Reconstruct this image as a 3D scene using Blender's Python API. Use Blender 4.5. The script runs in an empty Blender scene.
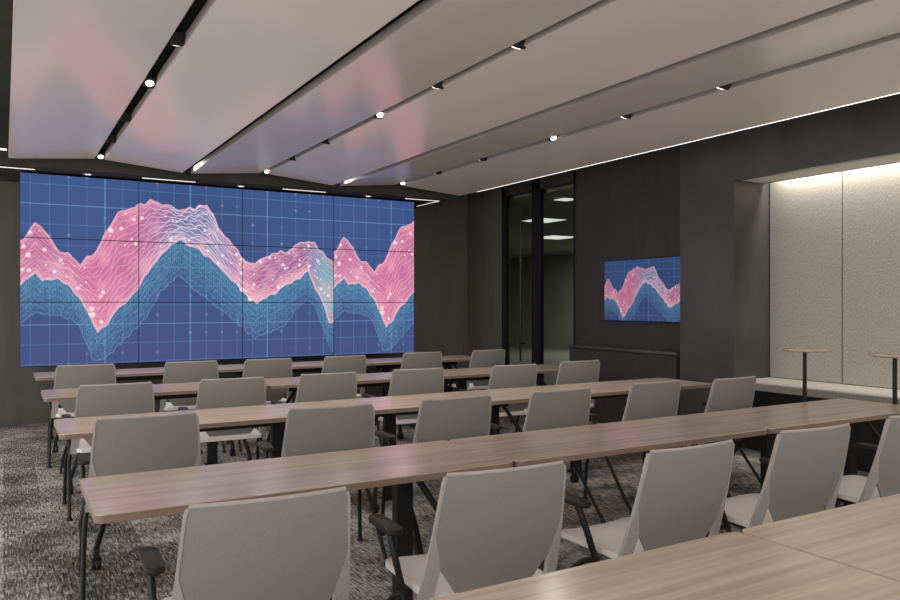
import bpy, bmesh, math
import numpy as np
from mathutils import Vector, Matrix

sc = bpy.context.scene
COL = sc.collection
R = math.radians

# ------------------------------------------------------------------ helpers
def srgb(r, g, b):
    def f(v):
        v /= 255.0
        return v / 12.92 if v <= .04045 else ((v + .055) / 1.055) ** 2.4
    return (f(r), f(g), f(b), 1.0)

def mat(name, color=(.5, .5, .5, 1), rough=.5, metal=0.0, ior=1.45, emis=None, estr=1.0, spec=.5):
    m = bpy.data.materials.new(name)
    m.use_nodes = True
    b = m.node_tree.nodes['Principled BSDF']
    b.inputs['Base Color'].default_value = color
    b.inputs['Roughness'].default_value = rough
    b.inputs['Metallic'].default_value = metal
    b.inputs['IOR'].default_value = ior
    b.inputs['Specular IOR Level'].default_value = spec
    if emis:
        b.inputs['Emission Color'].default_value = emis
        b.inputs['Emission Strength'].default_value = estr
    return m

def nd(m, kind, **kw):
    n = m.node_tree.nodes.new(kind)
    for k, v in kw.items():
        setattr(n, k, v)
    return n

def bsdf(m): return m.node_tree.nodes['Principled BSDF']
def lk(m, a, b): m.node_tree.links.new(a, b)

def ramp(m, stops):
    r = nd(m, 'ShaderNodeValToRGB')
    e = r.color_ramp.elements
    while len(e) < len(stops): e.new(.5)
    for el, (p, c) in zip(e, stops):
        el.position = p; el.color = c
    return r

def link(name, bm, m, parent=None, smooth=False):
    me = bpy.data.meshes.new(name)
    bmesh.ops.recalc_face_normals(bm, faces=bm.faces)
    bm.to_mesh(me); bm.free()
    if m: me.materials.append(m)
    if smooth:
        me.polygons.foreach_set('use_smooth', [True] * len(me.polygons))
        try: me.set_sharp_from_angle(angle=R(40))
        except Exception: pass
    o = bpy.data.objects.new(name, me)
    COL.objects.link(o)
    if parent: o.parent = parent
    return o

def tag(o, label=None, cat=None, group=None, kind=None):
    if label: o['label'] = label
    if cat: o['category'] = cat
    if group: o['group'] = group
    if kind: o['kind'] = kind
    return o

def thing(name, loc, label, cat, group=None, rz=0):
    o = bpy.data.objects.new(name, None)
    o.empty_display_size = .1
    COL.objects.link(o)
    o.location = loc; o.rotation_euler = (0, 0, rz)
    return tag(o, label, cat, group)

def copy_tree(o, parent=None):
    c = o.copy(); COL.objects.link(c)
    if parent: c.parent = parent
    for ch in list(o.children):
        copy_tree(ch, c)
    return c

def bx(bm, x0, x1, y0, y1, z0, z1, bev=0, seg=2):
    t = bmesh.new()
    bmesh.ops.create_cube(t, size=1)
    for v in t.verts:
        v.co = Vector(((x0 + x1) / 2 + v.co.x * (x1 - x0), (y0 + y1) / 2 + v.co.y * (y1 - y0), (z0 + z1) / 2 + v.co.z * (z1 - z0)))
    if bev:
        bmesh.ops.bevel(t, geom=list(t.edges), offset=bev, segments=seg, profile=.5, affect='EDGES')
    me = bpy.data.meshes.new('t'); t.to_mesh(me); t.free()
    bm.from_mesh(me); bpy.data.meshes.remove(me)
    return bm

def box(*a, **k): return bx(bmesh.new(), *a, **k)

def smoothpath(pts, n=6):
    P = [Vector(p) for p in pts]
    if len(P) < 3: return P
    out = []
    for i in range(len(P) - 1):
        p0 = P[max(i - 1, 0)]; p1 = P[i]; p2 = P[i + 1]; p3 = P[min(i + 2, len(P) - 1)]
        for k in range(n):
            t = k / n
            out.append(.5 * ((2 * p1) + (p2 - p0) * t + (2 * p0 - 5 * p1 + 4 * p2 - p3) * t * t + (3 * p1 - p0 - 3 * p2 + p3) * t ** 3))
    out.append(P[-1])
    return out

def tube(bm, pts, rx, ry=None, n=12, taper=None):
    """sweep an ellipse (rx sideways in X, ry in the other direction) along pts"""
    ry = ry or rx
    rings = []
    for i, p in enumerate(pts):
        d = (pts[min(i + 1, len(pts) - 1)] - pts[max(i - 1, 0)]).normalized()
        a = Vector((1, 0, 0))
        if abs(d.dot(a)) > .95: a = Vector((0, 1, 0))
        a = (a - d * a.dot(d)).normalized(); b = d.cross(a)
        k = 1 if taper is None else 1 + (taper - 1) * i / (len(pts) - 1)
        rings.append([bm.verts.new(p + (a * math.cos(2 * math.pi * j / n) * rx + b * math.sin(2 * math.pi * j / n) * ry) * k) for j in range(n)])
    for q in range(len(rings) - 1):
        for j in range(n):
            bm.faces.new((rings[q][j], rings[q][(j + 1) % n], rings[q + 1][(j + 1) % n], rings[q + 1][j]))
    bm.faces.new(rings[0][::-1]); bm.faces.new(rings[-1])
    return bm

def rrect(cx, cy, w, h, r, n=6):
    pts = []
    for sx, sy, a0 in ((1, 1, 0), (-1, 1, 90), (-1, -1, 180), (1, -1, 270)):
        for k in range(n + 1):
            a = R(a0 + 90 * k / n)
            pts.append((cx + sx * (w / 2 - r) + r * math.cos(a), cy + sy * (h / 2 - r) + r * math.sin(a)))
    return pts

def prism(bm, pts, z0, z1, bev=0):
    t = bmesh.new()
    lo = [t.verts.new((x, y, z0)) for x, y in pts]; hi = [t.verts.new((x, y, z1)) for x, y in pts]
    n = len(pts)
    t.faces.new(lo[::-1]); t.faces.new(hi)
    for i in range(n): t.faces.new((lo[i], lo[(i + 1) % n], hi[(i + 1) % n], hi[i]))
    if bev:
        ed = [e for e in t.edges if abs(e.verts[0].co.z - e.verts[1].co.z) < 1e-6]
        bmesh.ops.bevel(t, geom=ed, offset=bev, segments=2, profile=.5, affect='EDGES')
    me = bpy.data.meshes.new('t'); t.to_mesh(me); t.free()
    bm.from_mesh(me); bpy.data.meshes.remove(me)
    return bm

def lathe(bm, prof, n=40, c=(0, 0)):
    rings = []
    for r, z in prof:
        if r < 1e-6: rings.append([bm.verts.new((c[0], c[1], z))])
        else: rings.append([bm.verts.new((c[0] + r * math.cos(2 * math.pi * j / n), c[1] + r * math.sin(2 * math.pi * j / n), z)) for j in range(n)])
    for a, b in zip(rings, rings[1:]):
        for j in range(n):
            k = (j + 1) % n
            f = [a[j % len(a)], a[k % len(a)], b[k % len(b)], b[j % len(b)]]
            f2 = []
            for v in f:
                if v not in f2: f2.append(v)
            if len(f2) > 2: bm.faces.new(f2)
    return bm

# ------------------------------------------------------------------ materials
def carpet_mat():
    m = mat('carpet', rough=.95, spec=.1)
    tc = nd(m, 'ShaderNodeTexCoord')
    # carpet planks 0.25 x 1 m, each with its own strength of fleck
    mp = nd(m, 'ShaderNodeMapping'); mp.inputs['Rotation'].default_value = (0, 0, R(90))
    lk(m, tc.outputs['Object'], mp.inputs['Vector'])
    br = nd(m, 'ShaderNodeTexBrick'); br.offset = .37
    br.inputs['Color1'].default_value = (.0, .0, .0, 1); br.inputs['Color2'].default_value = (1, 1, 1, 1)
    br.inputs['Mortar'].default_value = (.35, .35, .35, 1)
    br.inputs['Scale'].default_value = 1; br.inputs['Mortar Size'].default_value = .0015
    br.inputs['Brick Width'].default_value = 1.0; br.inputs['Row Height'].default_value = .25
    lk(m, mp.outputs['Vector'], br.inputs['Vector'])
    ms = nd(m, 'ShaderNodeMapping'); ms.inputs['Scale'].default_value = (100, 11, 1)
    lk(m, tc.outputs['Object'], ms.inputs['Vector'])
    n1 = nd(m, 'ShaderNodeTexNoise'); n1.inputs['Scale'].default_value = 1.0; n1.inputs['Detail'].default_value = 3; n1.inputs['Roughness'].default_value = .65
    lk(m, ms.outputs['Vector'], n1.inputs['Vector'])
    mt = nd(m, 'ShaderNodeMapping'); mt.inputs['Scale'].default_value = (16, 130, 1)
    lk(m, tc.outputs['Object'], mt.inputs['Vector'])
    n2 = nd(m, 'ShaderNodeTexNoise'); n2.inputs['Scale'].default_value = 1.0; n2.inputs['Detail'].default_value = 2
    lk(m, mt.outputs['Vector'], n2.inputs['Vector'])
    n3 = nd(m, 'ShaderNodeTexNoise'); n3.inputs['Scale'].default_value = 2.2; n3.inputs['Detail'].default_value = 2
    lk(m, tc.outputs['Object'], n3.inputs['Vector'])
    def math_(op, a, b, v=None):
        q = nd(m, 'ShaderNodeMath', operation=op)
        for i, s in enumerate((a, b)):
            if s is None: continue
            if isinstance(s, (int, float)): q.inputs[i].default_value = s
            else: lk(m, s, q.inputs[i])
        return q.outputs[0]
    a = math_('MULTIPLY', n1.outputs['Fac'], .62)
    b = math_('MULTIPLY', n2.outputs['Fac'], .30)
    c = math_('MULTIPLY', n3.outputs['Fac'], .26)
    d = math_('MULTIPLY', br.outputs['Color'], .075)
    s = math_('ADD', math_('ADD', a, b), math_('ADD', c, d))
    rp = ramp(m, [(.48, (.030, .028, .026, 1)), (.56, (.09, .084, .078, 1)), (.63, (.23, .215, .20, 1)), (.73, (.62, .585, .55, 1))])
    lk(m, s, rp.inputs['Fac']); lk(m, rp.outputs['Color'], bsdf(m).inputs['Base Color'])
    bp = nd(m, 'ShaderNodeBump'); bp.inputs['Strength'].default_value = .4; bp.inputs['Distance'].default_value = .004
    lk(m, n1.outputs['Fac'], bp.inputs['Height']); lk(m, bp.outputs['Normal'], bsdf(m).inputs['Normal'])
    return m

def wood_mat(name, lo, mid, hi, rough=.33, spec=.5):
    m = mat(name, rough=rough, spec=spec)
    tc = nd(m, 'ShaderNodeTexCoord'); oi = nd(m, 'ShaderNodeObjectInfo')
    cmb = nd(m, 'ShaderNodeCombineXYZ')
    lk(m, oi.outputs['Random'], cmb.inputs['Y']); 
    sc_ = nd(m, 'ShaderNodeVectorMath', operation='SCALE'); sc_.inputs['Scale'].default_value = 9
    lk(m, cmb.outputs[0], sc_.inputs[0])
    ad = nd(m, 'ShaderNodeVectorMath', operation='ADD')
    lk(m, tc.outputs['Object'], ad.inputs[0]); lk(m, sc_.outputs[0], ad.inputs[1])
    mp = nd(m, 'ShaderNodeMapping'); mp.inputs['Scale'].default_value = (.9, 26, 26)
    lk(m, ad.outputs[0], mp.inputs['Vector'])
    n = nd(m, 'ShaderNodeTexNoise'); n.inputs['Scale'].default_value = 1; n.inputs['Detail'].default_value = 5; n.inputs['Roughness'].default_value = .6
    n.inputs['Distortion'].default_value = .25
    lk(m, mp.outputs['Vector'], n.inputs['Vector'])
    rp = ramp(m, [(.30, lo), (.5, mid), (.70, hi)])
    lk(m, n.outputs['Fac'], rp.inputs['Fac']); lk(m, rp.outputs['Color'], bsdf(m).inputs['Base Color'])
    return m

def noisy(name, c0, c1, scale=(20, 20, 20), rough=.6, spec=.3, detail=3, lo=.35, hi=.65, bump=0):
    m = mat(name, rough=rough, spec=spec)
    tc = nd(m, 'ShaderNodeTexCoord'); mp = nd(m, 'ShaderNodeMapping'); mp.inputs['Scale'].default_value = scale
    lk(m, tc.outputs['Object'], mp.inputs['Vector'])
    n = nd(m, 'ShaderNodeTexNoise'); n.inputs['Scale'].default_value = 1; n.inputs['Detail'].default_value = detail
    lk(m, mp.outputs['Vector'], n.inputs['Vector'])
    rp = ramp(m, [(lo, c0), (hi, c1)])
    lk(m, n.outputs['Fac'], rp.inputs['Fac']); lk(m, rp.outputs['Color'], bsdf(m).inputs['Base Color'])
    if bump:
        bp = nd(m, 'ShaderNodeBump'); bp.inputs['Strength'].default_value = bump; bp.inputs['Distance'].default_value = .003
        lk(m, n.outputs['Fac'], bp.inputs['Height']); lk(m, bp.outputs['Normal'], bsdf(m).inputs['Normal'])
    return m

def g(v, w=1.0): return (v * (1 + .04 * w), v, v * (1 - .06 * w), 1)

CARPET = carpet_mat()
WOOD = wood_mat('table_laminate', srgb(184, 163, 147), srgb(200, 180, 164), srgb(214, 197, 180), rough=.2)
bsdf(WOOD).inputs['IOR'].default_value = 1.62
EDGE = wood_mat('table_edge_band', srgb(122, 101, 88), srgb(134, 112, 98), srgb(144, 122, 107), rough=.5)
BLACK = noisy('black_powder_coat', g(.012, 0), g(.018, 0), (60, 60, 60), rough=.45)
RUBBER = noisy('black_plastic', g(.014, 0), g(.024, 0), (90, 90, 90), rough=.5)
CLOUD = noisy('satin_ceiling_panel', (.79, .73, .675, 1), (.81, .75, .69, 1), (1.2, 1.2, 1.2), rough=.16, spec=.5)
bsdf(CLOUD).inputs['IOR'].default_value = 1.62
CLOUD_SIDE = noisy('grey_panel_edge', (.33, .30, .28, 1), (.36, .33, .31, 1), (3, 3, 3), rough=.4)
VOID = noisy('black_ceiling_paint', g(.045), g(.055), (5, 5, 5), rough=.9, spec=.1)
DARKWALL = noisy('charcoal_wall_panel', (.115, .109, .100, 1), (.132, .126, .116, 1), (9, 9, 1.2), rough=.55, spec=.3)
TVWALL = noisy('black_wall_panel', (.044, .041, .040, 1), (.050, .047, .046, 1), (9, 9, 1.2), rough=.6, spec=.3)
STEEL = noisy('dark_steel_cladding', (.052, .050, .050, 1), (.074, .072, .071, 1), (2.2, 2.2, 2.2), rough=.38, spec=.5, detail=5)
OFFICE = noisy('office_wall_paint', (.20, .202, .172, 1), (.23, .232, .20, 1), (1, 1, 1), rough=.7)
MESH = noisy('grey_mesh_fabric', (.245, .229, .213, 1), (.275, .257, .24, 1), (260, 260, 260), rough=.75, spec=.2, detail=1)
FRAME = noisy('light_grey_plastic', (.36, .335, .315, 1), (.40, .37, .35, 1), (40, 40, 40), rough=.4)
SEAT = noisy('white_seat_shell', (.78, .735, .705, 1), (.84, .79, .765, 1), (180, 180, 180), rough=.6, spec=.3)
CLOTH = noisy('woven_panel_fabric', (.34, .32, .28, 1), (.57, .54, .48, 1), (80, 100, 55), rough=.9, spec=.1, detail=4, lo=.3, hi=.7, bump=.5)
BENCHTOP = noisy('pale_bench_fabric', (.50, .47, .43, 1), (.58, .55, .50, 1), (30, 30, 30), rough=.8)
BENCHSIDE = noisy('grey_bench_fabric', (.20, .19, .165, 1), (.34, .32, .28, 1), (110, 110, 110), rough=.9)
SOFFIT = noisy('pale_soffit', (.66, .63, .57, 1), (.70, .67, .61, 1), (3, 3, 3), rough=.8)
HANDLE = mat('dark_bronze', (.02, .02, .02, 1), rough=.3, metal=.6)
LENS = mat('lamp_lens', (1, 1, 1, 1), emis=(1, .93, .82, 1), estr=5)
LENS_DIM = mat('lamp_lens_turned_away', (1, 1, 1, 1), emis=(1, .93, .82, 1), estr=2.5)
LED = mat('led_strip', (1, 1, 1, 1), emis=(1, .95, .88, 1), estr=1.5)
LED_SLOT = mat('led_slot', (1, 1, 1, 1), emis=(1, .95, .86, 1), estr=.8)
DOWN = mat('downlight_lens', (1, 1, 1, 1), emis=(1, .95, .86, 1), estr=2.2)
OFFLAMP = mat('office_lamp', (1, 1, 1, 1), emis=(.95, .97, .9, 1), estr=.75)

GLASS = bpy.data.materials.new('clear_glass'); GLASS.use_nodes = True
_b = GLASS.node_tree.nodes['Principled BSDF']
_b.inputs['Base Color'].default_value = (.86, .9, .84, 1); _b.inputs['Transmission Weight'].default_value = 1
_b.inputs['Roughness'].default_value = 0; _b.inputs['IOR'].default_value = 1.06

# screen picture: emission read from a colour attribute on the display face
SCREEN = bpy.data.materials.new('lit_display'); SCREEN.use_nodes = True
_b = SCREEN.node_tree.nodes['Principled BSDF']
_a = SCREEN.node_tree.nodes.new('ShaderNodeVertexColor'); _a.layer_name = 'picture'
_b.inputs['Base Color'].default_value = (.004, .004, .004, 1); _b.inputs['Roughness'].default_value = .5; _b.inputs['Specular IOR Level'].default_value = .1
SCREEN.node_tree.links.new(_a.outputs['Color'], _b.inputs['Emission Color'])
_b.inputs['Emission Strength'].default_value = 1.0

# ------------------------------------------------------------------ the picture on the displays (a data landscape)
TOP = [(1, 188), (21, 170), (38, 136), (64, 163), (82, 190), (103, 218), (124, 220), (137, 234), (156, 251), (178, 230), (202, 209), (219, 173), (238, 137), (261, 98), (289, 85), (323, 71), (353, 54), (376, 61), (412, 68), (442, 79), (473, 71), (504, 63), (526, 58), (545, 88), (561, 128), (593, 164), (625, 195), (648, 232), (682, 234), (705, 218), (733, 207), (767, 193), (795, 195), (816, 175), (837, 164), (866, 160), (888, 162), (910, 185), (939, 211), (958, 224)]
BOT = [(1, 310), (26, 287), (38, 279), (56, 298), (98, 294), (124, 311), (151, 345), (178, 388), (191, 417), (205, 450), (227, 424), (261, 377), (295, 348), (318, 318), (338, 279), (376, 227), (412, 187), (436, 170), (473, 184), (504, 199), (551, 235), (599, 284), (638, 321), (665, 353), (685, 363), (712, 346), (739, 337), (785, 304), (837, 280), (866, 253), (895, 319), (925, 369), (943, 427), (958, 427)]
LOW = [(1, 415), (38, 388), (103, 399), (143, 411), (170, 469), (189, 522), (205, 531), (227, 523), (261, 486), (295, 454), (338, 407), (382, 330), (436, 277), (488, 323), (551, 369), (616, 416), (658, 458), (682, 472), (733, 456), (785, 435), (823, 379), (859, 353), (888, 366), (917, 436), (943, 504), (958, 528)]

def paint():
    W, H = 960, 540
    rng = np.random.RandomState(7)
    x = np.arange(W); yy = np.arange(H)[:, None] * np.ones((1, W)); xx = x[None, :] * np.ones((H, 1))
    def curve(p, wob, seed):
        p = np.array(p, float)
        y = np.interp(x, p[:, 0], p[:, 1])
        r = np.random.RandomState(seed)
        for k in range(5):
            f = r.uniform(.06, .42); y = y + wob * r.uniform(.2, .5) * np.sin(f * x + r.uniform(0, 6))
        return y
    top, bot, low = curve(TOP, 3.2, 1), curve(BOT, 3.5, 2), curve(LOW, 4, 3)
    C = lambda r, gg, b: np.array([r, gg, b], float)
    img = np.zeros((H, W, 3))
    t = (yy / H)[..., None]
    img[:] = C(54, 84, 146) * (1 - t) + C(64, 80, 138) * t
    dark = np.exp(-((xx - 500) / 190) ** 2 - ((yy - 160) / 130) ** 2)[..., None]
    img = img * (1 - .12 * dark)
    # grid
    def blend(mask, col, a):
        nonlocal img
        k = np.clip(mask * a, 0, 1)[..., None]
        img = img * (1 - k) + col * k
    def vline(px, w): return np.clip(1 - np.abs(xx - px) / w, 0, 1)
    def hline(py, w): return np.clip(1 - np.abs(yy - py) / w, 0, 1)
    for i in range(20):
        big = i % 5 == 4
        blend(vline(25 + 49.8 * i, 2.4 if big else 1.9), C(118, 178, 226), .75 if big else .33)
    for i in range(10):
        blend(hline(27 + 56.6 * i, 2.2), C(118, 178, 226), .62 if i in (1, 4, 7) else .3)
    for k in range(90):
        px, py = (rng.randint(0, 19) + .5) * 49.8, (rng.randint(0, 10) + .5) * 56.6 - 28
        d = np.exp(-(((xx - px) ** 2 + (yy - py) ** 2) / 14.0))
        blend(d, C(214, 110, 150) if rng.rand() < .3 else C(140, 190, 230), rng.uniform(.2, .65))
    # teal veil between pink range and the low contour, with fine vertical threads
    mid = top[None, :] * .35 + bot[None, :] * .65
    inside = ((yy > mid) & (yy < low[None, :])).astype(float)
    d = (yy - mid) / np.maximum(low[None, :] - mid, 1)
    blend(inside, C(60, 124, 168), .82 * np.clip(1.0 - .80 * np.clip(d, 0, 1) ** 1.3, 0, 1))
    thr = (np.sin(xx * 2 * np.pi / 6.4) > .2).astype(float) * (.45 + .55 * rng.rand(1, W))
    blend(inside * thr, C(134, 198, 218), .42 * np.clip(1.0 - .9 * d, 0, 1))
    dots = (rng.rand(H // 3, W // 3) > .80).repeat(3, 0).repeat(3, 1)
    blend(inside * dots, C(120, 190, 216), .30)
    for q in np.linspace(0, 1, 7):
        y = bot * (1 - q) + low * q + 3 * np.sin(x * .09 + q * 9) 
        sl = np.sqrt(1 + np.gradient(y) ** 2)[None, :]
        blend(np.clip(1.5 - np.abs(yy - y[None, :]) / sl, 0, 1) * (bot < low)[None, :], C(110, 182, 212), .5 - .28 * q)
    # pink range
    K = [(0, 210, 104, 148), (60, 202, 100, 150), (200, 232, 110, 154), (300, 216, 108, 156), (370, 186, 112, 165), (440, 112, 132, 182), (540, 112, 132, 186), (600, 160, 125, 178), (650, 222, 130, 168), (700, 184, 100, 154), (850, 160, 98, 158), (885, 122, 120, 172), (912, 105, 168, 188), (960, 120, 188, 194)]
    K = np.array(K, float)
    base = np.stack([np.interp(x, K[:, 0], K[:, i]) for i in (1, 2, 3)], -1)[None] * np.ones((H, 1, 1))
    ins = ((yy > top[None, :]) & (yy < bot[None, :])).astype(float)
    dd = np.clip((yy - top[None, :]) / np.maximum(bot - top, 1)[None, :], 0, 1)
    aa = (.93 - .25 * np.exp(-((xx - 470) / 70) ** 2))
    k = (ins * aa)[..., None]; img = img * (1 - k) + base * k
    # paler crest and paler foot of the range
    blend(ins * np.exp(-(1 - dd) * 6), C(252, 172, 192), .75)
    blend(ins * np.exp(-dd * 12) , C(240, 150, 178), .6)
    lightpeak = ins * np.exp(-((xx - 100) / 55) ** 2) * (dd > .35) * (dd < .8)
    blend(lightpeak, C(246, 168, 184), .5)
    blend(ins * (xx > 645) * (xx < 870) * np.clip(dd * 2.2 - 1.2, 0, 1), C(250, 176, 190), .75)
    # mottled facets inside the range
    rn = np.random.RandomState(11)
    mott = np.zeros((H, W))
    for k in range(14):
        fx, fy, ph_ = rn.uniform(.01, .09), rn.uniform(.01, .09), rn.uniform(0, 6)
        mott += np.sin(fx * xx + fy * yy * rn.choice([-1, 1]) + ph_ + 1.5 * np.sin(.03 * xx + k))
    blend(ins * np.clip(mott / 6, 0, 1), C(196, 92, 142), .45)
    blend(ins * np.clip(-mott / 6, 0, 1), C(250, 166, 186), .40)
    # contour threads
    n = 13
    for i in range(n):
        q = (i + .5) / n
        y = top * (1 - q) + bot * q + 4.5 * np.sin(x * .05 + i * 1.7) * (1 - abs(2 * q - 1)) + 2 * np.sin(x * .17 + i * 2.3)
        sl = np.sqrt(1 + np.gradient(y) ** 2)[None, :]
        br = .38 + .5 * np.exp(-((xx - 490) / 120) ** 2)
        blend(np.clip(1.7 - np.abs(yy - y[None, :]) / sl, 0, 1) * ins * br, C(255, 226, 236), .95)
    # steep threads fanning across the slopes
    for i in range(26):
        x0 = 165 + i * 20
        q = np.clip((x - x0) / 75.0, 0, 1)
        y = bot * (1 - q) + top * q if x0 < 430 else top * (1 - q) + bot * q
        act = ((x > x0) & (x < x0 + 75)).astype(float)
        sl = np.sqrt(1 + np.gradient(y) ** 2)[None, :]
        blend(np.clip(1.5 - np.abs(yy - y[None, :]) / sl, 0, 1) * act[None, :] * ins, C(255, 214, 228), .22)
    # rims
    for y, c, a in ((top, C(250, 190, 210), .8), (bot, C(255, 196, 208), .7), (low, C(110, 178, 212), .32)):
        sl = np.sqrt(1 + np.gradient(y) ** 2)[None, :]
        blend(np.clip(2.2 - np.abs(yy - y[None, :]) / sl, 0, 1), c, a)
    # beads
    for i in range(120):
        px = rng.randint(4, W - 4); q = rng.rand()
        py = top[px] * (1 - q) + bot[px] * q
        rr = rng.choice([2.0, 3.0, 3.0, 5.5])
        blend(np.clip(rr - np.hypot(xx - px, yy - py) + .5, 0, 1), C(255, 236, 240), .75)
    for px, py in ((20, 228), (240, 150), (187, 378), (638, 320), (190, 395), (664, 350)):
        blend(np.clip(8 - np.hypot(xx - px, yy - py), 0, 1), C(255, 222, 226), .9)
    grey = img.mean(-1, keepdims=True)
    img = grey + (img - grey) * .87
    img = np.clip(img / 255, 0, 1)
    lin = np.where(img <= .04045, img / 12.92, ((img + .055) / 1.055) ** 2.4)
    return lin

SCREEN_TV = SCREEN.copy(); SCREEN_TV.name = 'lit_television'
bsdf(SCREEN_TV).inputs['Emission Strength'].default_value = .68
PIC = paint()

def face_mesh(name, w, h, u0, u1, v0, v1, nx, nz, parent):
    """display face in local X (width) and Z (height), lower-left at origin, facing -Y; u,v in picture units, v down"""
    xs = np.linspace(0, w, nx); zs = np.linspace(0, h, nz)
    X, Z = np.meshgrid(xs, zs)
    co = np.zeros((nx * nz, 3), np.float32); co[:, 0] = X.ravel(); co[:, 2] = Z.ravel()
    idx = np.arange(nx * nz).reshape(nz, nx)
    quads = np.stack([idx[:-1, :-1], idx[:-1, 1:], idx[1:, 1:], idx[1:, :-1]], -1).reshape(-1, 4)
    me = bpy.data.meshes.new(name)
    me.from_pydata(co.tolist(), [], quads.tolist())
    H, W, _ = PIC.shape
    U = (u0 + (u1 - u0) * X / w) % 1.0
    V = v1 + (v0 - v1) * Z / h
    px = np.clip(U * W, 0, W - 1).astype(int); py = np.clip(V * H, 0, H - 1).astype(int)
    col = np.ones((nx * nz, 4), np.float32); col[:, :3] = PIC[py, px].reshape(-1, 3)
    ca = me.color_attributes.new(name='picture', type='FLOAT_COLOR', domain='POINT')
    ca.data.foreach_set('color', col.ravel())
    me.materials.append(SCREEN)
    o = bpy.data.objects.new(name, me); COL.objects.link(o); o.parent = parent
    return o

# ------------------------------------------------------------------ setting
def struct(name, bm, m, parent=None):
    o = link(name, bm, m, parent)
    if parent is None: o['kind'] = 'structure'
    return o

struct('floor', box(-2.2, 7.1, -4, 10.8, -.1, 0), CARPET)
struct('ceiling', box(-2.2, 7.1, -4, 10.9, 3.55, 3.65), VOID)
struct('wall_back', box(-2.2, 6.65, 10.75, 10.9, 0, 3.55), DARKWALL)
# dropped bulkhead over the video wall
struct('trim_1', box(-2.2, 5.56, 9.42, 10.75, 2.985, 3.55), VOID)
# right side
struct('wall_right', box(6.65, 6.8, 5.96, 7.97, 0, 3.65), TVWALL)
struct('wall_front_right', box(6.65, 6.8, 9.74, 10.9, 0, 3.65), DARKWALL)
struct('trim_2', box(6.45, 7.15, 5.24, 5.96, 0, 3.65), STEEL)          # steel clad pier
struct('trim_3', box(6.45, 6.52, -.5, 5.24, 2.755, 3.65), STEEL)       # fascia over the alcove
struct('trim_4', box(6.52, 6.90, -.5, 5.24, 2.762, 2.80), SOFFIT)       # alcove soffit
struct('trim_6', box(6.90, 6.912, -.5, 5.24, 2.755, 2.80), STEEL)       # lip of the light cove
struct('trim_7', box(6.52, 7.15, -.5, 5.24, 2.93, 2.98), SOFFIT)       # top of the light cove
struct('wall_alcove', box(7.06, 7.15, -.5, 5.24, 0, 2.93), DARKWALL)

# glazed partition: one fixed pane and a door
def frame_piece(name, x0, x1, y0, y1, z0, z1, parent): return link(name, box(x0, x1, y0, y1, z0, z1, bev=.004), BLACK, parent)
w1 = bpy.data.objects.new('window_1', None); COL.objects.link(w1); w1['kind'] = 'structure'; w1.location = (6.68, 8.4, 0)
def rel(o, p):
    o.matrix_parent_inverse = Matrix.Translation(-Vector(p)); return o
for nm, a in (('window_frame', (6.65, 6.73, 7.97, 8.03, 0, 3.6)), ('window_frame', (6.65, 6.73, 8.78, 8.88, 0, 3.6)), ('window_rail', (6.65, 6.73, 8.03, 8.78, 0, .1)), ('window_rail', (6.65, 6.73, 8.03, 8.78, 3.5, 3.6))):
    rel(frame_piece(nm, *a, w1), w1.location)
rel(link('window_pane', box(6.68, 6.69, 8.03, 8.78, .1, 3.5), GLASS, w1), w1.location)
d1 = bpy.data.objects.new('door_1', None); COL.objects.link(d1); d1['kind'] = 'structure'; d1.location = (6.68, 9.3, 0)
for nm, a in (('door_stile', (6.65, 6.72, 8.89, 8.97, 0, 3.6)), ('door_stile', (6.65, 6.72, 9.65, 9.74, 0, 3.6)), ('door_rail', (6.65, 6.72, 8.97, 9.65, 0, .12)), ('door_rail', (6.65, 6.72, 8.97, 9.65, 3.5, 3.6))):
    rel(frame_piece(nm, *a, d1), d1.location)
rel(link('door_pane', box(6.68, 6.69, 8.97, 9.65, .12, 3.5), GLASS, d1), d1.location)
hb = bmesh.new(); tube(hb, [Vector((6.58, 9.15, .65)), Vector((6.58, 9.15, 2.95))], .016)
for z in (.9, 2.7): tube(hb, [Vector((6.58, 9.15, z)), Vector((6.66, 9.15, z))], .01)
rel(link('door_handle', hb, HANDLE, d1, smooth=True), d1.location)

# office beyond the glass
struct('floor_office', box(6.8, 16, 6.2, 24, -.1, 0), DARKWALL)
struct('ceiling_office', box(6.8, 16, 6.2, 24, 3.1, 3.2), OFFICE)
struct('trim_5', box(6.65, 6.8, 7.97, 9.74, 3.15, 3.65), TVWALL)
struct('wall_office_far', box(6.8, 16, 24, 24.1, 0, 3.1), OFFICE)
struct('wall_office_side', box(16, 16.1, 6.2, 24.1, 0, 3.1), OFFICE)
struct('wall_office_near', box(7.15, 16, 6.1, 6.2, 0, 3.1), OFFICE)
struct('wall_office_left', box(6.8, 6.9, 10.9, 24, 0, 3.1), OFFICE)
for i, (X, Y, lab) in enumerate(((7.35, 9.05, 'small square office ceiling light seen highest through the glass'), (8.85, 11.55, 'flat office ceiling light panel, middle one of three seen through the glass'), (11.4, 14.4, 'farthest flat office ceiling light panel, lowest seen through the glass'))):
    t = thing('office_ceiling_light', (X, Y, 3.1), lab, 'ceiling light', 'office ceiling lights beyond the glass')
    w = (.25, .6, .8)[i]
    fr = bmesh.new()
    link('light_frame', bx(fr, -w / 2 - .03, w / 2 + .03, -w / 2 - .03, w / 2 + .03, -.03, 0, bev=.004), FRAME, t)
    link('light_diffuser', box(-w / 2, w / 2, -w / 2, w / 2, -.036, -.0305), OFFLAMP, t)

for p_, e_ in (((11, 8, 3.0), 60), ((8.2, 18, 3.0), 130), ((15, 16.5, 3.0), 130)):  # added fill lamps, kept out of sight through the glass, to brighten the office
    l_ = bpy.data.lights.new('office_fill', 'AREA'); l_.energy = e_; l_.size = 1.5; l_.color = (.97, 1, .88)
    o_ = bpy.data.objects.new('office_fill', l_); COL.objects.link(o_); o_.location = p_

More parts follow.
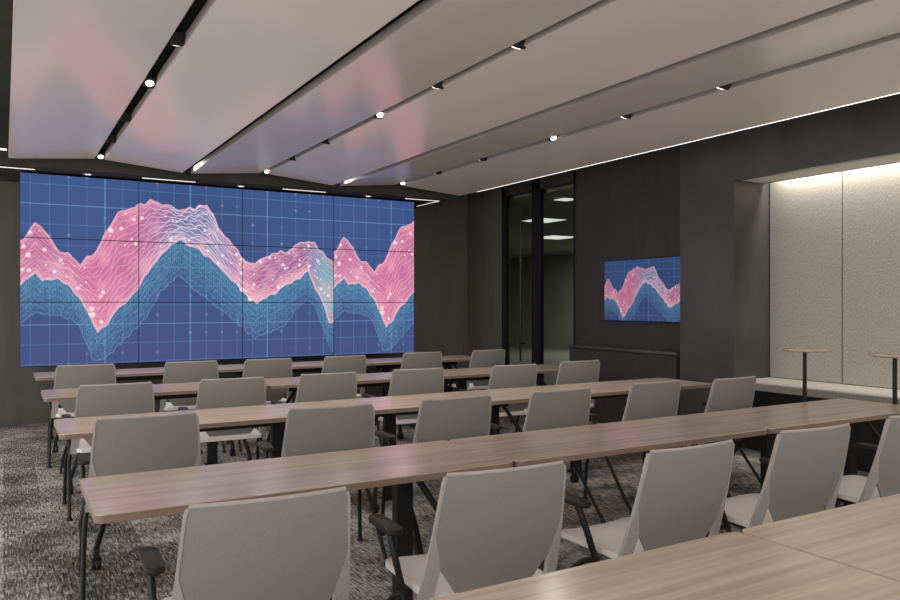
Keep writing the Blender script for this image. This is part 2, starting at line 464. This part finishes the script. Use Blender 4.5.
# ------------------------------------------------------------------ suspended folded ceiling panels
EDX = [.045, .92, 1.86, 2.78, 3.74, 4.63, 5.62]
LOWZ, HIZ, TH = 3.03, 3.105, .065
ORD = ['leftmost', 'second', 'third', 'fourth', 'fifth', 'rightmost']
for i in range(6):
    xa = EDX[i] + (.05 if i else 0); xb = EDX[i + 1] - (.045 if i < 5 else 0)
    za = LOWZ if i % 2 == 0 else HIZ; zb = HIZ if i % 2 == 0 else LOWZ
    if i == 3: xa -= .03
    bm = bmesh.new()
    vs = [bm.verts.new((x, y, z + dz)) for y in (-2.5, 9.3) for x, z in ((xa, za), (xb, zb)) for dz in (0, TH)]
    a0, a1, b0, b1, c0, c1, e0, e1 = vs
    for f in ((a0, b0, e0, c0), (a1, c1, e1, b1), (a0, a1, b1, b0), (c0, e0, e1, c1), (a0, c0, c1, a1), (b0, b1, e1, e0)): bm.faces.new(f)
    bmesh.ops.recalc_face_normals(bm, faces=bm.faces)
    bmesh.ops.bevel(bm, geom=list(bm.edges), offset=.004, segments=1, affect='EDGES')
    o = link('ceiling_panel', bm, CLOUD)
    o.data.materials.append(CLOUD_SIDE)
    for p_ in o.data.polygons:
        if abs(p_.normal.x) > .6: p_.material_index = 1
    where = {0: 'beside the black left edge of the ceiling', 5: 'edged with a thin white light line along the dark fascia'}.get(i, 'counting from the left side of the ceiling')
    tag(o, '%s long pale satin suspended ceiling panel, %s' % (ORD[i], where), 'ceiling panel', 'long suspended ceiling panels')

o = link('led_strip_light', box(5.616, 5.642, -2.4, 8.85, 3.03, 3.058, bev=.003), LED)
tag(o, 'thin white light line along the right edge of the ceiling panels', 'strip light')
o = link('led_strip_light', box(-1.9, .03, 9.405, 9.425, 3.13, 3.15), LED_SLOT)
tag(o, 'short white light line at the far left, level with the ceiling panels', 'strip light')

# spotlights in the slots
def add_light(name, kind, loc, energy, color=(1, .93, .84), **kw):
    l = bpy.data.lights.new(name, kind); l.energy = energy; l.color = color
    rot = kw.pop('rot', (0, 0, 0)); parent = kw.pop('parent', None)
    for k, v in kw.items(): setattr(l, k, v)
    o = bpy.data.objects.new(name, l); COL.objects.link(o); o.location = loc; o.rotation_euler = rot
    if parent: o.parent = parent
    return o

def spot(X, Y, facing, label):
    """facing True: lens turned to the room (towards the camera); else towards the video wall"""
    t = thing('track_spotlight', (X, Y, 3.165), label, 'spotlight', 'small black spotlights in the ceiling slots')
    s = -1 if facing else 1
    link('mounting_stem', tube(bmesh.new(), [Vector((0, 0, .43)), Vector((0, 0, .0))], .012), BLACK, t, smooth=True)
    hd = bmesh.new()
    bx(hd, -.038, .038, -.055, .055, -.06, .03, bev=.006)
    h = link('lamp_head', hd, BLACK, t); h.rotation_euler = (R(28) * s, 0, 0)
    # lens on the lower front of the head
    ln = bmesh.new(); lathe(ln, [(0, -.066), (.028, -.066), (.03, -.058), (.0, -.058)], 20)
    l = link('lamp_lens', ln, LENS if facing else LENS_DIM, h)
    rot = (R(38) * s, 0, 0)
    add_light('spot_beam', 'SPOT', (0, s * .02, -.08), 20 if facing else 38, spot_size=R(118), spot_blend=.8, shadow_soft_size=.1, rot=rot, parent=t)
    return t

NAMES = {1: 'first', 3: 'third', 5: 'fifth'}
for si in (1, 3, 5):
    for k, Y in enumerate((9.2, 8.22, 7.2, 5.95, 4.92, 3.89, 2.25, 1.2)):
        if k > 5 and si != 5 and k > 6: continue
        f = k in (0, 3, 6)
        yy = Y - (.03 if si == 5 else 0)
        what = 'lit' if f else 'black'
        pos = ['at its far end above the video wall', 'first black one from the far end', 'second black one from the far end', 'midway along with a bright glare', 'first nearer than the glaring lamp', 'second nearer than the glaring lamp', 'near the camera side', 'nearest to the camera side'][k]
        spot(EDX[si] + .005, yy, f, '%s spotlight in %s ceiling slot from left, %s' % (what, NAMES[si], pos))
for si in (2, 4):
    spot(EDX[si] + .005, 9.15, True, 'lit spotlight at the far end of the %s ceiling slot from left' % {2: 'second', 4: 'fourth'}[si])

# linear slot lights and downlights in the bulkhead
SL = [(-.25, .30, 'leftmost thin white linear light in the dark soffit above the video wall'), (1.42, 2.03, 'second thin white linear light above the video wall'), (3.13, 3.72, 'third thin white linear light above the video wall'), (4.92, 5.47, 'rightmost thin white linear light above the video wall, turning a corner')]
for i, (xa, xb, lab) in enumerate(SL):
    bm = box(xa, xb, 9.61, 9.632, 2.979, 2.987)
    if i == 3: bx(bm, xb - .012, xb, 9.632, 10.3, 2.979, 2.987)
    tag(link('linear_light', bm, LED_SLOT), lab, 'linear light', 'linear lights above the video wall')
for X, lab in ((.84, 'small round downlight above the left part of the video wall'), (2.60, 'small round downlight above the middle of the video wall'), (4.36, 'small round downlight above the right part of the video wall')):
    t = thing('recessed_downlight', (X, 9.66, 2.985), lab, 'downlight', 'downlights above the video wall')
    link('trim_ring', lathe(bmesh.new(), [(.035, 0), (.055, 0), (.055, -.008), (.035, -.008), (.035, 0)], 28), FRAME, t)
    link('lamp_lens', lathe(bmesh.new(), [(0, -.004), (.034, -.004), (.034, 0), (0, 0)], 28), DOWN, t)

# ------------------------------------------------------------------ video wall
D, SX, SW, Sz, SH = 9.734, .1576, 4.9606, .7859, 2.1731
pw, ph = SW / 4, SH / 3
RN = ['bottom', 'middle', 'top']; CN = ['leftmost column', 'second column', 'third column', 'rightmost column']
for c in range(4):
    for r in range(3):
        t = thing('display_panel', (SX + c * pw, D, Sz + r * ph), 'video wall display, %s row, %s, blue and pink picture' % (RN[r], CN[c]), 'display', 'displays of the video wall')
        gap = .0045
        u0 = (c % 3) / 3; v1 = (3 - r) / 3; v0 = v1 - 1 / 3
        f = face_mesh('screen', pw - 2 * gap, ph - 2 * gap, u0 + .0006, u0 + 1 / 3 - .0006, v0, v1, 210, 118, t)
        f.location = (gap, -.001, gap)
        link('housing', box(.001, pw - .001, .0, .058, .001, ph - .001, bev=.002, seg=1), BLACK, t)
o = thing('video_wall_mount', (0, 0, 0), 'black mounting cabinet carrying the video wall in front of the back wall', 'mounting frame')
link('cabinet', box(SX + .03, SX + SW - .03, 9.795, 10.75, Sz + .02, Sz + SH - .02), BLACK, o)

# small wall television
t = thing('wall_television', (6.6, 7.35, 1.285), 'small wall-mounted television showing the pink and blue data landscape', 'television')
tvw, tvh = 1.32, .74
tf = face_mesh('screen', tvw, tvh, .0, .85, 0, .86, 300, 168, t)
tf.data.materials[0] = SCREEN_TV
tf.rotation_euler = (0, 0, R(-90)); tf.location = (-.001, 0, 0)
link('housing', box(.0, .05, -tvw - .006, .006, -.006, tvh + .006, bev=.003), BLACK, t)

# ledge below the television
t = thing('wall_ledge', (6.65, 6.0, 0), 'long black ledge cabinet under the wall television', 'cabinet')
bm = bmesh.new(); bx(bm, -.235, 0, 0, 1.86, .91, .955, bev=.016, seg=3); link('ledge_top', bm, STEEL, t, smooth=True)
link('cabinet_body', box(-.21, 0, .01, 1.85, 0, .91), TVWALL, t)

# ------------------------------------------------------------------ alcove
ys = [5.235, 4.424, 3.6, 2.776, 1.952, 1.128]
labs = ['tall woven grey-beige wall panel at the left end of the alcove', 'tall woven grey-beige wall panel cut by the right frame edge behind the right high table', 'woven wall panel third from the left end of the alcove', 'woven wall panel fourth from the left end of the alcove', 'woven wall panel fifth from the left end of the alcove']
for k in range(5):
    o = link('wall_panel', box(7.0, 7.055, ys[k + 1] + .006, ys[k] - .006, .72, 2.85, bev=.004), CLOTH)
    tag(o, labs[k], 'wall panel', 'woven wall panels of the alcove')
t = thing('bench', (7.0, 1.1, 0), 'long pale upholstered bench along the alcove wall', 'bench')
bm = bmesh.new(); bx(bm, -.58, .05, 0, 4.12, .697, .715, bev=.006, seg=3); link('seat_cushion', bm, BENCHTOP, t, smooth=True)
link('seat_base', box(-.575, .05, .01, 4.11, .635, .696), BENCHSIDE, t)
link('plinth', box(-.40, .05, .02, 4.10, 0, .634), BLACK, t)
o = link('cove_light', box(6.93, 6.95, -.3, 5.2, 2.905, 2.93), LED)
tag(o, 'hidden white strip light washing down the woven alcove panels', 'strip light')
add_light('cove_glow', 'AREA', (6.955, 2.4, 2.89), 66, (1, .95, .86), shape='RECTANGLE', size=.05, size_y=5.4, rot=(0, R(-6), 0))

def high_table(X, Y, lab):
    t = thing('high_table', (X, Y, 0), lab, 'side table', 'round high tables in front of the bench')
    link('tabletop', lathe(bmesh.new(), [(0, 1.066), (.175, 1.066), (.186, 1.074), (.188, 1.084), (.184, 1.09), (0, 1.09)], 48), WOOD, t, smooth=True)
    link('pole', lathe(bmesh.new(), [(0, .02), (.017, .02), (.017, 1.055), (.06, 1.058), (.06, 1.066), (0, 1.066)], 24), BLACK, t, smooth=True)
    link('base_plate', lathe(bmesh.new(), [(0, 0), (.19, 0), (.19, .008), (.05, .02), (0, .02)], 40), BLACK, t, smooth=True)
high_table(6.2, 4.27, 'round wood-topped high table on a black pole, before the left woven panel')
high_table(6.2, 3.47, 'round wood-topped high table on a black pole, at the right frame edge')

# ------------------------------------------------------------------ conference tables
TW, TD, HT = 1.8347, .67, .74
def make_table(end=False):
    root = thing('training_table', (0, 0, 0), '', 'table')
    bm = bmesh.new()
    top = link('tabletop', prism(bm, rrect(0, 0, TW - .012, TD, .035), HT - .004, HT), WOOD, root)
    link('edge_band', prism(bmesh.new(), rrect(0, 0, TW - .012, TD, .035), HT - .032, HT - .0045, bev=.0015), EDGE, top)
    link('crossbar', box(-.62, .62, -.02, .02, .635, .7075, bev=.004), BLACK, root)
    for s in (-1, 1):
        xc = s * (TW / 2 - .44)
        if not (end and s < 0):          # the outer end of a row stands on its splayed struts only
            lg = link('leg', box(xc - .045, xc + .045, -.028, .028, .012, .7075, bev=.006), BLACK, root)
            link('foot_plate', box(xc - .06, xc + .06, -.06, .06, 0, .012, bev=.003), BLACK, lg)
        for q in (-1, 1):
            ye = q * .30; xe = xc + s * .265
            path = [(xc + s * .03, q * .10, .66), (xc + s * .20, q * .25, .32), (xe, ye, .115)]
            if end and s < 0 and q < 0:
                ye = -.55
                path = [(xc + s * .02, -.08, .705), (xc + s * .15, -.33, .39), (xe, ye, .115)]
            br = bmesh.new()
            tube(br, smoothpath(path), .017, .013)
            st = link('splayed_strut', br, BLACK, root, smooth=True)
            cb = bmesh.new()
            for dx in (-.014, .014):
                tube(cb, [Vector((xe + dx - .009, ye, .032)), Vector((xe + dx + .009, ye, .032))], .032, n=20)
            bx(cb, xe - .016, xe + .016, ye - .022, ye + .022, .05, .118, bev=.006)
            link('caster', cb, RUBBER, st, smooth=True)
    return root

X0 = .2764; YB = 3.6498; PITCH = 1.9438
rowname = {5: 'nearest row, lower right of the frame', 4: 'second row from the camera', 3: 'middle row', 2: 'second row from the video wall', 1: 'row right in front of the video wall'}
proto_t = make_table()
proto_e = make_table(end=True); used = set()
for row in (1, 2, 3, 4, 5):
    yb = YB + (4 - row) * PITCH
    for k in range(3):
        if row == 5 and k == 2: continue
        src = proto_e if (k == 0 and row != 4) else proto_t
        if src in used: o = copy_tree(src)
        else: o = src; used.add(src)
        xl = X0 + k * TW
        if row == 4: xl = [X0, X0 + TW + .01, X0 + 2 * TW + .045][k]
        o.location = (xl + TW / 2, yb - TD / 2, 0)
        if row == 4:
            o.scale = ([TW + .01, TW + .035, TW - .05][k] / TW, 1, 1); o.location.x = xl + [TW + .01, TW + .035, TW - .05][k] / 2
        if row == 4 and k == 0:
            for ch in list(o.children):
                if ch.name.startswith('splayed_strut') and ch.data.vertices[0].co.x < 0:
                    for gc in list(ch.children): bpy.data.objects.remove(gc)
                    bpy.data.objects.remove(ch)
        pos = ['left', 'middle', 'right'][k]
        tag(o, 'light wood training table, %s table of the %s' % (pos, rowname[row]), 'table', 'wood training tables in rows')

# ------------------------------------------------------------------ chairs
def sheet(fn, nu, nv, th):
    """closed thin sheet from fn(u,v)->Vector, thickness th"""
    bm = bmesh.new()
    P = [[Vector(fn(i / (nu - 1), j / (nv - 1))) for i in range(nu)] for j in range(nv)]
    def nrm(i, j):
        a = P[j][min(i + 1, nu - 1)] - P[j][max(i - 1, 0)]; b = P[min(j + 1, nv - 1)][i] - P[max(j - 1, 0)][i]
        n = a.cross(b); return n.normalized() if n.length > 1e-9 else Vector((0, 0, 1))
    A = [[bm.verts.new(P[j][i] + nrm(i, j) * th / 2) for i in range(nu)] for j in range(nv)]
    B = [[bm.verts.new(P[j][i] - nrm(i, j) * th / 2) for i in range(nu)] for j in range(nv)]
    for j in range(nv - 1):
        for i in range(nu - 1):
            bm.faces.new((A[j][i], A[j][i + 1], A[j + 1][i + 1], A[j + 1][i]))
            bm.faces.new((B[j][i], B[j + 1][i], B[j + 1][i + 1], B[j][i + 1]))
    for i in range(nu - 1):
        bm.faces.new((A[0][i], B[0][i], B[0][i + 1], A[0][i + 1])); bm.faces.new((A[-1][i], A[-1][i + 1], B[-1][i + 1], B[-1][i]))
    for j in range(nv - 1):
        bm.faces.new((A[j][0], A[j + 1][0], B[j + 1][0], B[j][0])); bm.faces.new((A[j][-1], B[j][-1], B[j + 1][-1], A[j + 1][-1]))
    return bm

ZT, ZS = .92, .44
def back_y(z):            # recline of the back: y at height z (origin is the top of the back)
    t = (ZT - z) / (ZT - ZS)
    return -.01 + .125 * t - .01 * math.sin(math.pi * t)
def half_w(z):
    t = (ZT - z) / (ZT - ZS)
    return .244 + .040 * t
def curve_in(x): return -.035 * (1 - (x / .28) ** 2)     # slight wrap: middle sits further back, edges forward

def make_chair():
    root = thing('conference_chair', (0, 0, 0), '', 'chair')
    ang = .0
    def bpnt(x, z): return Vector((x, back_y(z) + curve_in(x) + .02, z))
    # mesh back: full width above, chamfered to a narrow foot below z=.62
    zc, zb = .625, .472
    def fb(u, v):
        z = zb + (ZT - .006 - zb) * v
        w = half_w(z) - .004
        if z < zc: w = w - .12 * ((zc - z) / (zc - zb)) ** 1.0
        if z > ZT - .03: w -= .005 * ((z - ZT + .03) / .03) ** 2
        return bpnt((2 * u - 1) * w, z)
    link('backrest', sheet(fb, 13, 26, .012), MESH, root, smooth=True)
    # rim along the top
    rim = bmesh.new()
    tube(rim, [bpnt((2 * k / 14 - 1) * (half_w(ZT) - .008), ZT - .004) for k in range(15)], .005, .008, n=8)
    link('top_rim', rim, FRAME, root, smooth=True)
    # two side frames, thin at top, broad at the seat
    for s in (-1, 1):
        def fs(u, v, s=s):
            z = .425 + (ZT - .012 - .425) * v
            w = half_w(z) + .004
            bw = .010 + .042 * max(0, min(1, (.70 - z) / .12))
            p = bpnt(s * (w - bw * u), z)
            if v > .94: p.x -= s * .005 * ((v - .94) / .06) ** 2
            return p
        link('side_frame', sheet(fs, 4, 26, .018), FRAME, root, smooth=True)
    # seat shell
    sw, y0, y1 = .25, .065, .60
    def fseat(u, v):
        y = y0 + (y1 - y0) * v
        w = sw
        e = max(0, (y - (y1 - .09)) / .09); w -= .07 * (1 - math.sqrt(max(0, 1 - e * e)))
        e2 = max(0, ((y0 + .05) - y) / .05); w -= .03 * e2 * e2
        x = (2 * u - 1) * w
        z = .448 + .008 * (abs(2 * u - 1) ** 2.5) * min(1, v * 4) - .018 * max(0, (v - .8) / .2) ** 2
        return Vector((x, y, z))
    link('seat', sheet(fseat, 17, 20, .026), SEAT, root, smooth=True)
    un = bmesh.new(); bx(un, -.19, .19, .20, .50, .405, .432, bev=.01); link('seat_support', un, BLACK, root)
    for s in (-1, 1):
        # arm: post from the seat side up to the pad
        ap = bmesh.new()
        tube(ap, smoothpath([(s * .265, .27, .418), (s * .278, .275, .43), (s * .296, .31, .54), (s * .30, .36, .632)]), .012, .018, n=10)
        arm = link('armrest', ap, BLACK, root, smooth=True)
        pd = bmesh.new()
        prism(pd, rrect(s * .29, .43, .062, .25, .026), .632, .655, bev=.007)
        link('arm_pad', pd, RUBBER, arm, smooth=True)
        # legs
        for nm, pts in (('leg', [(s * .274, .285, .435), (s * .290, .20, .33), (s * .30, .04, .13), (s * .305, -.06, .018)]),
                        ('leg', [(s * .274, .275, .425), (s * .288, .36, .385), (s * .298, .425, .29), (s * .305, .44, .018)])):
            lb = bmesh.new(); tube(lb, smoothpath(pts, 8), .0125, .0125, n=10)
            lg = link(nm, lb, BLACK, root, smooth=True)
            p = pts[-1]
            gl = bmesh.new(); lathe(gl, [(0, 0), (.018, 0), (.018, .014), (.013, .022), (0, .022)], 14, c=(p[0], p[1]))
            link('glide', gl, RUBBER, lg, smooth=True)
    return root

# (x centre, y of back top, turn) measured row by row
POS = {
 1: [(.655, 7.87, -2), (1.60, 7.81, -5), (2.36, 7.75, 0), (3.22, 7.76, 2), (4.23, 7.85, -3), (5.16, 7.85, 3)],
 2: [(.686, 5.91, 0), (1.51, 5.89, -2), (2.30, 5.91, 0), (3.14, 5.91, -3), (4.12, 5.83, -2), (4.97, 5.90, -1)],
 3: [(.63, 4.17, -4), (1.58, 4.02, -6), (2.395, 4.01, -1), (3.205, 4.0, -1), (4.13, 4.05, 0), (4.88, 3.96, 1)],
 4: [(.68, 2.24, -3), (1.52, 2.21, -4), (2.41, 2.17, 0), (3.25, 2.19, -3), (4.12, 2.19, -4)],
}
rn = {4: 'nearest chair row', 3: 'second nearest chair row', 2: 'third nearest chair row', 1: 'farthest chair row'}
ORDN = ['leftmost', 'second from left', 'third from left', 'fourth from left', 'fifth from left', 'rightmost']
proto_c = make_chair(); first = True
for row in (1, 2, 3, 4):
    for k, (x, y, a) in enumerate(POS[row]):
        o = proto_c if first else copy_tree(proto_c); first = False
        o.location = (x + .012, y, 0); o.rotation_euler = (0, 0, R(a))
        pos = 'rightmost, cut by the frame,' if (row == 4 and k == 4) else ORDN[k]
        tag(o, 'grey armchair, white seat, %s in the %s' % (pos, rn[row]), 'chair', 'grey conference chairs')

# ------------------------------------------------------------------ light
w = bpy.data.worlds.new('World'); sc.world = w; w.use_nodes = True
bg = w.node_tree.nodes['Background']
bg.inputs['Color'].default_value = (1, .955, .92, 1); bg.inputs['Strength'].default_value = 2.0

# ------------------------------------------------------------------ camera
cam = bpy.data.cameras.new('Camera'); co = bpy.data.objects.new('Camera', cam); COL.objects.link(co)
co.location = (0, 0, 1.5); co.rotation_euler = (R(90), 0, R(-30.43))
cam.sensor_width = 36; cam.sensor_fit = 'HORIZONTAL'; cam.lens = 760.3 / 900 * 36
cam.shift_y = 3.0 / 900; cam.clip_start = .05; cam.clip_end = 100
sc.camera = co
sc.view_settings.view_transform = 'Standard'; sc.view_settings.look = 'None'
sc.view_settings.gamma = 1; sc.view_settings.use_curve_mapping = False; sc.view_settings.exposure = 0
sc.cycles.max_bounces = 8; sc.cycles.diffuse_bounces = 4; sc.cycles.glossy_bounces = 4
sc.cycles.sample_clamp_indirect = 4
